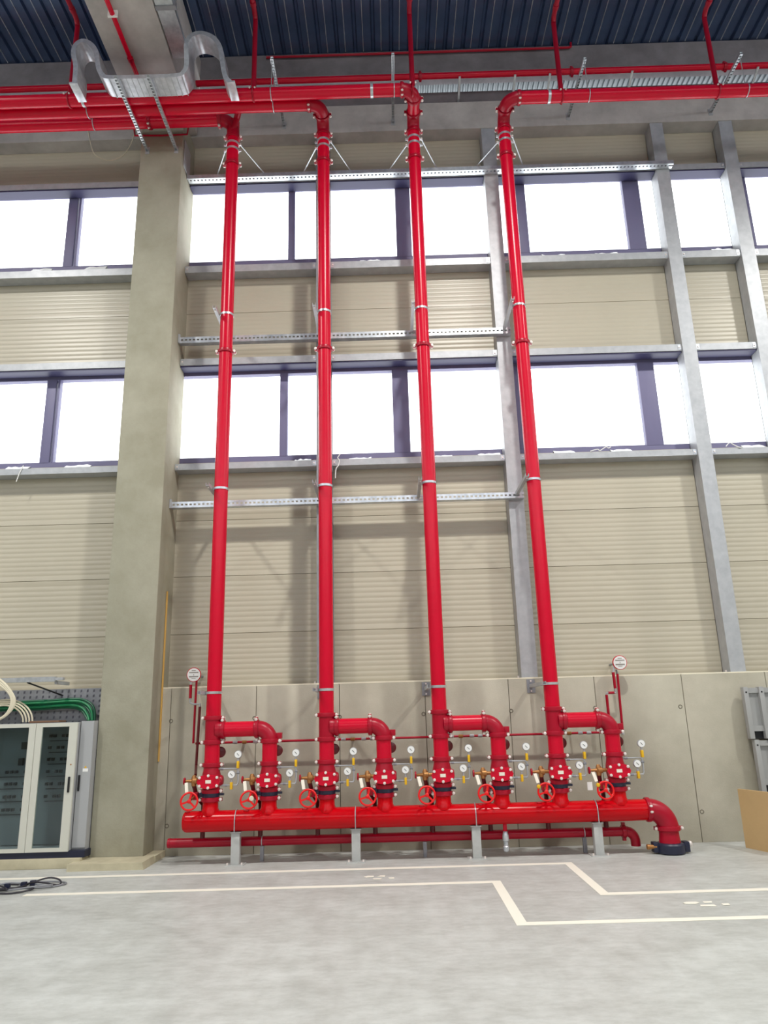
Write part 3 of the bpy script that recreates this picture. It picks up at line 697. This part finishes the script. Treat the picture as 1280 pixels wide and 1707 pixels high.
# ------------------------------------------------------------------ electrical cabinets
ca = thing('electrical_cabinet', (-4.25, 8.95, .10), 'pale grey electrical cabinet with two glazed doors left of the column', 'cabinet')
yf = 8.74
m = MB(); m.box(-4.92, -3.615, 9.16, 9.18, .17, 1.53); m.box(-4.92, -4.90, 8.78, 9.16, .17, 1.53); m.box(-3.635, -3.615, 8.78, 9.16, .17, 1.53); m.box(-4.90, -3.635, 8.78, 9.16, .17, .19); m.box(-4.90, -3.635, 8.78, 9.16, 1.51, 1.53)
m.build('body', 'cabinet_side', ca)
MB().box(-4.88, -3.64, 9.05, 9.07, .2, 1.5).build('mounting_plate', 'mounting_plate', ca)
MB().box(-4.92, -3.43, 8.76, 9.16, .10, .168).build('base', 'navy', ca)
def door(x0, x1, gx0, gx1, hx):
    m = MB(); z0, z1, g0, g1 = .165, 1.525, .205, 1.483
    m.box(x0, gx0, yf, yf+.03, z0, z1); m.box(gx1, x1, yf, yf+.03, z0, z1); m.box(gx0, gx1, yf, yf+.03, z0, g0); m.box(gx0, gx1, yf, yf+.03, g1, z1)
    d_ = m.build('door', 'cabinet', ca)
    MB().box(gx0, gx1, yf+.012, yf+.017, g0, g1).build('glass', 'cab_glass', d_)
    if hx: MB().bevbox(hx-.011, hx+.011, yf-.014, yf, .775, .94, .004).build('handle', 'black', d_)
    return d_
door(-4.90, -4.088, -4.82, -4.165, None); dB = door(-4.083, -3.612, -4.012, -3.705, -3.657)
MB().lathe((-3.652, yf, 1.07), -Y, [(0, .008), (.004, .008)], 10).build('lock', 'brass', dB)
def brow(x0, x1, z, n, skip=()):
    m = MB(); p = (x1-x0)/n
    for k in range(n):
        if k in skip: continue
        m.box(x0+k*p, x0+k*p+p*.5, 9.01, 9.05, z-.016, z+.016)
    m.box(x0, x1, 9.04, 9.05, z-.06, z-.05)
    m.build('breaker_row', 'black', ca)
for k, z in enumerate((1.38, 1.25, 1.12, .985, .85, .715)): brow(-4.05, -3.70, z, 7, (1, 4) if k % 2 else (2, 5))
for z in (.99, .86, .72, .58): brow(-4.85, -4.2, z, 12, (2, 5, 9))
MB().box(-4.36, -4.28, 9.0, 9.05, 1.24, 1.32).build('meter', 'black', ca); MB().box(-4.38, -4.33, 9.0, 9.05, 1.06, 1.14).build('meter', 'black', ca)
cb = thing('narrow_cabinet', (-3.53, 9.0, .17), 'plain grey cabinet section with a black handle, squeezed against the column', 'cabinet')
MB().box(-3.610, -3.456, 8.84, 9.18, .17, 1.54).build('body', 'cabinet_side', cb)
MB().box(-3.605, -3.458, 8.825, 8.84, .19, 1.53).build('door', 'cabinet_side', cb)
MB().bevbox(-3.59, -3.568, 8.812, 8.825, .78, .95, .004).build('handle', 'black', cb)
MB().box(-3.548, -3.488, 8.8235, 8.825, .985, 1.02).build('warning_label', 'white', cb)
MB().prism([(-3.533, 1.024), (-3.503, 1.024), (-3.518, 1.05)], 8.8235, 8.825).build('warning_triangle', 'yellow', cb)

# perforated plate, bracket rail and cables above the cabinets
r = thing('perforated_plate', (-4.5, 9.25, 1.5), 'violet grey perforated mounting plate on the wall above the cabinets', 'plate')
m = MB(); nx, nz = 34, 7; x0, x1, z0, z1 = -6.1, -3.46, 1.50, 1.925; cw, ch = (x1-x0)/nx, (z1-z0)/nz
for i in range(nx):
    for j in range(nz):
        a, b, c_, d_ = x0+i*cw, x0+(i+1)*cw, z0+j*ch, z0+(j+1)*ch
        m.add([(a, 9.25, c_), (b, 9.25, c_), (b, 9.25, d_), (a, 9.25, d_), (a+cw*.36, 9.25, c_+ch*.2), (b-cw*.36, 9.25, c_+ch*.3), (b-cw*.36, 9.25, d_-ch*.2), (a+cw*.36, 9.25, d_-ch*.3)],
              [(0,1,5,4), (1,2,6,5), (2,3,7,6), (3,0,4,7)])
m.build('plate', 'galv_dark', r); MB().box(x0, x1, 9.256, 9.262, z0, z1).build('backing', 'plate_back', r)
r = thing('bracket_rail', (-4.5, 8.95, 2.0), 'galvanised channel rail with end bracket above the cabinets', 'rail')
m = MB(); m.extx([(8.90, 2.0), (8.96, 2.0), (8.96, 2.055), (8.90, 2.055)], -6, -3.99); m.build('channel', 'galv_bright', r)
MB().box(-3.99, -3.90, 8.905, 8.955, 2.015, 2.045).build('rail_end', 'galv', r)
MB().box(-4.02, -3.985, 8.96, 9.30, 1.97, 2.01).build('cantilever', 'galv', r)
m = MB(); m.obox((-4.0, 9.29, 1.83), (-4.35, 8.97, 2.0), .025, .008, X); m.build('brace', 'black', r)
for k in range(5):
    z = 1.79 - .024*k; y_ = 9.17 - .02*(k % 2); xe = -3.60 - .02*k
    path = smooth([(-6.2, y_, z), (-5, y_, z-.005), (-4.3, y_, z-.003), (-3.85-.02*k, y_, z+.01), (-3.70-.018*k, y_, z-.02), (-3.60-.022*k, y_-.03, z-.10), (-3.565-.02*k, y_-.06, 1.545)], 5)
    tag(MB().tube(path, .0145, 8).build('green_cable', 'green' if k % 2 else 'green_dark'), 'green cable in the bundle bending down into the cabinet top, %s from the top' % ORD[k], 'cable', 'green cables above the cabinets')
for k in range(4):
    R_ = .20+.022*k; cx = -4.62
    path = [(cx+R_*1.25*math.cos(a), 9.0+.02*k, 1.545+R_*math.sin(a)) for a in [PI*(.0+.9*i/16) for i in range(17)]]
    tag(MB().tube(path, .010, 8).build('white_cable', 'beige_cable'), 'white cable arching low over the cabinet top, %s from inside' % ORD[k], 'cable', 'white cables arching over the cabinet')
for k in range(3):
    path = smooth([(-4.95, 8.86+.02*k, 2.02), (-4.66, 8.86, 1.99+.03*k), (-4.48+.015*k, 8.85, 1.86), (-4.46+.015*k, 8.85, 1.72), (-4.55, 8.86, 1.60), (-4.75, 8.87, 1.545)], 5)
    tag(MB().tube(path, .016, 8).build('grey_cable', 'beige_cable'), 'thick pale cable looping from the rail to the cabinet, %s from left' % ORD[k], 'cable', 'thick pale cables looping to the cabinet')
tag(MB().bevbox(-4.25, -3.9, 8.9, 9.1, 1.532, 1.555, .006).build('cable_gland_plate', 'putty'), 'rust brown gland plate on top of the cabinet', 'plate')

# cable coil on the floor
r = thing('cable_coil', (-3.6, 7.73, 0), 'black cable lying in loose loops on the floor at the left edge', 'cable')
for k in range(6):
    cx, cy, rx, ry = [(-3.47, 7.86, .22, .14), (-3.66, 7.62, .20, .12), (-3.83, 7.75, .24, .16), (-3.6, 7.74, .28, .12), (-3.9, 7.64, .2, .11), (-3.45, 7.84, .17, .1)][k]
    pts = [(cx+rx*math.cos(a)*(1+.05*math.sin(3*a+k)), cy+ry*math.sin(a), .010+.009*k*(.5+.5*math.sin(a*2+k))) for a in [2*PI*i/36 for i in range(36)]]
    MB().tube(pts, .008, 8, closed=True).build('loop', 'cable' if k % 3 else 'galv_dark', r)
for x, y_ in ((-3.62, 7.80), (-3.56, 7.86), (-3.75, 7.74)): MB().bevbox(x-.025, x+.025, y_-.02, y_+.02, .005, .05, .006).build('plug', 'navy', r)

# ------------------------------------------------------------------ right edge: metal frames and cardboard
def metal_frame(x0, z0, z1, lb):
    r = thing('metal_frame', (x0+.3, 9.2, z0), lb, 'frame', 'metal frames leaning by the plinth')
    yb = 9.21
    for k in range(4):
        a = x0+k*.185
        MB().bevbox(a, a+.055, yb-.06, yb+.02, z0, z1, .004).build('rail', 'frame_grey', r)
        MB().cyl((a+.027, yb-.06, z1-.06), (a+.027, yb-.064, z1-.06), .01, 8).build('hole', 'black', r)
        if k < 3:
            MB().box(a+.055, a+.185, yb, yb+.015, z0+.15, z1-.03).build('panel', 'frame_grey', r)
            MB().box(a+.055, a+.185, yb-.03, yb+.01, z1-.07, z1-.01).build('cross_bar', 'frame_grey', r)
            MB().box(a+.055, a+.185, yb-.03, yb+.01, z0+.085, z0+.15).build('cross_bar', 'frame_grey', r)
            MB().box(a+.055, a+.185, yb+.005, yb+.02, z0, z0+.085).build('opening', 'black', r)
    return r
metal_frame(4.185, 1.13, 1.725, 'upper grey metal frame standing against the plinth at the right edge')
metal_frame(4.225, .53, 1.12, 'lower grey metal frame behind the cardboard')
r = thing('frame_support', (4.55, 9.2, 0), 'grey metal trestle carrying the frames at the right edge', 'trestle')
for a in (4.3, 4.75): MB().box(a, a+.05, 9.16, 9.22, 0, .51).build('leg', 'frame_grey', r)
MB().box(4.2, 5.0, 9.15, 9.26, .51, .528).build('shelf', 'frame_grey', r)
A, B = Vector((3.835, 8.90, 0)), Vector((4.05, 8.2, 0)); dA = (B-A).normalized(); dB_ = Vector((-dA.y, dA.x, 0)); Wd = .07
r = thing('cardboard_sheet', ((A.x+B.x)/2, 8.55, 0), 'folded brown cardboard standing on edge on the floor at the right edge', 'cardboard')
for k in range(2):
    o_ = dB_*k*.036; P = [A+o_, B+o_, B+o_+dB_*.034, A+o_+dB_*.034]; hh = .61-.012*k
    MB().add([p for p in P] + [p+Z*hh for p in P], [(0,3,2,1), (4,5,6,7), (0,1,5,4), (1,2,6,5), (2,3,7,6), (3,0,4,7)]).build('layer', 'card', r)

# ------------------------------------------------------------------ floor tape
def tape(pts, w_, label):
    P_ = [Vector((*p, 0)) for p in pts]; n = len(P_); Lf, Rt = [], []
    for i, p in enumerate(P_):
        ds = [(P_[j+1]-P_[j]).normalized() for j in (i-1, i) if 0 <= j < n-1]
        ns = [Vector((-d_.y, d_.x, 0)) for d_ in ds]; q = sum(ns, Vector()).normalized(); k = w_/2/q.dot(ns[0])
        Lf.append(p+q*k); Rt.append(p-q*k)
    V = [p+Z*h_ for h_ in (.0005, .0025) for i in range(n) for p in (Lf[i], Rt[i])]; Fc = []; o_ = 2*n
    for i in range(n-1):
        a, b, c_, d_ = 2*i, 2*i+1, 2*i+3, 2*i+2
        Fc += [(a, d_, c_, b), (a+o_, b+o_, c_+o_, d_+o_), (a, a+o_, d_+o_, d_), (b, c_, c_+o_, b+o_)]
    Fc += [(0, 1, 1+o_, o_), (o_-2, 2*o_-2, 2*o_-1, o_-1)]
    tag(MB().add(V, Fc).build('floor_tape', 'tape'), label, 'tape', 'white floor tape lines')
tape([(-6.5, 8.20), (1.74, 8.285), (1.738, 6.93), (6.5, 6.97)], .085, 'white floor tape line nearer the wall, stepping toward the viewer at right')
tape([(-3.45, 7.46), (.90, 7.505), (.896, 6.07), (6.5, 6.11)], .085, 'white floor tape line farther from the wall, stepping toward the viewer at right')
def scrap(x, y_, px_pts, lb, grp):
    q = [onZ(a, b, .002) for a, b in px_pts]; k = len(q)
    m = MB(); m.add([p for p in q] + [p+Z*.002 for p in q], [tuple(range(k))[::-1], tuple(range(k, 2*k))] + [(j, (j+1) % k, (j+1) % k+k, j+k) for j in range(k)])
    tag(m.build('tape_scrap', 'tape'), lb, 'tape', grp)
g1 = 'tape scraps at the right'
scrap(0, 0, [(1138, 1505), (1144, 1503.5), (1160, 1503.2), (1166, 1505), (1160, 1507), (1142, 1507)], 'rounded white tape scrap, leftmost of the right cluster', g1)
scrap(0, 0, [(1171, 1503), (1186, 1502.5), (1187, 1505), (1174, 1505.5)], 'small square white tape scrap, farthest of the right cluster', g1)
scrap(0, 0, [(1167, 1508.6), (1190, 1508), (1195, 1511), (1168, 1511)], 'oblong white tape scrap, nearest of the right cluster', g1)
scrap(0, 0, [(1202, 1506.5), (1214, 1506), (1217, 1509), (1206, 1509.5)], 'small white tape scrap, rightmost of the right cluster', g1)
g2 = 'tape scraps in the middle'
scrap(0, 0, [(606, 1462), (613, 1460), (623, 1460), (623, 1462), (610, 1463)], 'white tape scrap between the lines, leftmost of the middle cluster', g2)
scrap(0, 0, [(629, 1461.5), (634, 1459.5), (642, 1459.5), (641, 1462)], 'white tape scrap between the lines, farthest of the middle cluster', g2)
scrap(0, 0, [(621, 1464.5), (637, 1464), (634, 1466), (623, 1466)], 'white tape scrap between the lines, nearest of the middle cluster', g2)
scrap(0, 0, [(647, 1463), (657, 1462.5), (657, 1465), (649, 1465)], 'white tape scrap between the lines, rightmost of the middle cluster', g2)

# ------------------------------------------------------------------ plastic wrap and loose wire on the sills
def crumple(px_, py_, w_, h_, lb):
    q = onY(px_, py_, 9.40); zb = 7.865 if q.z > 7 else 4.835
    n = 7; V = []; Fc = []
    for i in range(n):
        for j in range(3): V.append((q.x+w_*(i/(n-1)-.5), 9.365+.07*j+random.uniform(-.008, .008), zb + (h_*random.uniform(.65, 1) if j == 1 else h_*.5*random.uniform(.3, .9) if j == 2 else 0)))
    V += [(q.x+w_*(i/(n-1)-.5), 9.505, zb) for i in range(n)]
    for i in range(n-1):
        for j in range(2): Fc.append((i*3+j, (i+1)*3+j, (i+1)*3+j+1, i*3+j+1))
        Fc.append((i*3+2, (i+1)*3+2, n*3+i+1, n*3+i))
    tag(MB().add(V, Fc).build('plastic_wrap', 'plastic', ang=20), lb, 'wrap', 'plastic wrap on the window sills')
for px_, py_, w_, h_, lb in ((70, 446, .28, .09, 'crumpled plastic on the upper sill near the left edge'), (160, 440, .30, .10, 'crumpled plastic on the upper sill just left of the column'),
     (617, 430, .30, .07, 'crumpled plastic on the upper sill left of the third riser'), (770, 425, .4, .06, 'crumpled plastic on the upper sill right of the third riser'),
     (922, 418, .34, .07, 'crumpled plastic on the upper sill just right of the fourth riser'), (1010, 414, .32, .07, 'crumpled plastic on the upper sill before the wide mullion'),
     (1205, 410, .34, .09, 'crumpled plastic on the upper sill between the two right posts'), (30, 775, .3, .06, 'crumpled plastic on the lower sill near the left edge'),
     (130, 772, .34, .06, 'crumpled plastic on the lower sill just left of the column'), (505, 764, .22, .05, 'crumpled plastic on the lower sill left of the second riser'),
     (600, 757, .3, .05, 'crumpled plastic on the lower sill right of the second riser'), (735, 755, .3, .05, 'crumpled plastic on the lower sill right of the third riser'),
     (815, 752, .3, .06, 'crumpled plastic on the lower sill beside the second post'), (940, 748, .28, .06, 'crumpled plastic on the lower sill right of the fourth riser'),
     (1035, 747, .28, .06, 'crumpled plastic on the lower sill before the wide mullion'), (1255, 742, .3, .06, 'crumpled plastic on the lower sill right of the third post')):
    crumple(px_, py_, w_, h_, lb)
def wire(px_pts, lb):
    q = [onY(a, b, 9.34) for a, b in px_pts]
    tag(MB().tube(smooth([tuple(p) for p in q], 4), .007, 6).build('loose_wire', 'white'), lb, 'wire', 'loose white wires on the sills')
wire([(984, 752), (996, 749), (1000, 751), (1010, 745), (1014, 747), (1018, 745)], 'loose white wire on the lower sill right of the fourth riser')
wire([(1210, 744), (1216, 738), (1222, 741), (1230, 745), (1236, 746)], 'loose white wire on the lower sill right of the third post')
wire([(567, 757), (563, 763), (566, 768), (564, 776), (560, 782), (559, 797)], 'white wire dangling from the lower sill beside the second riser')
wire([(39, 776), (32, 790), (27, 803)], 'white wire dangling from the lower sill at the left edge')
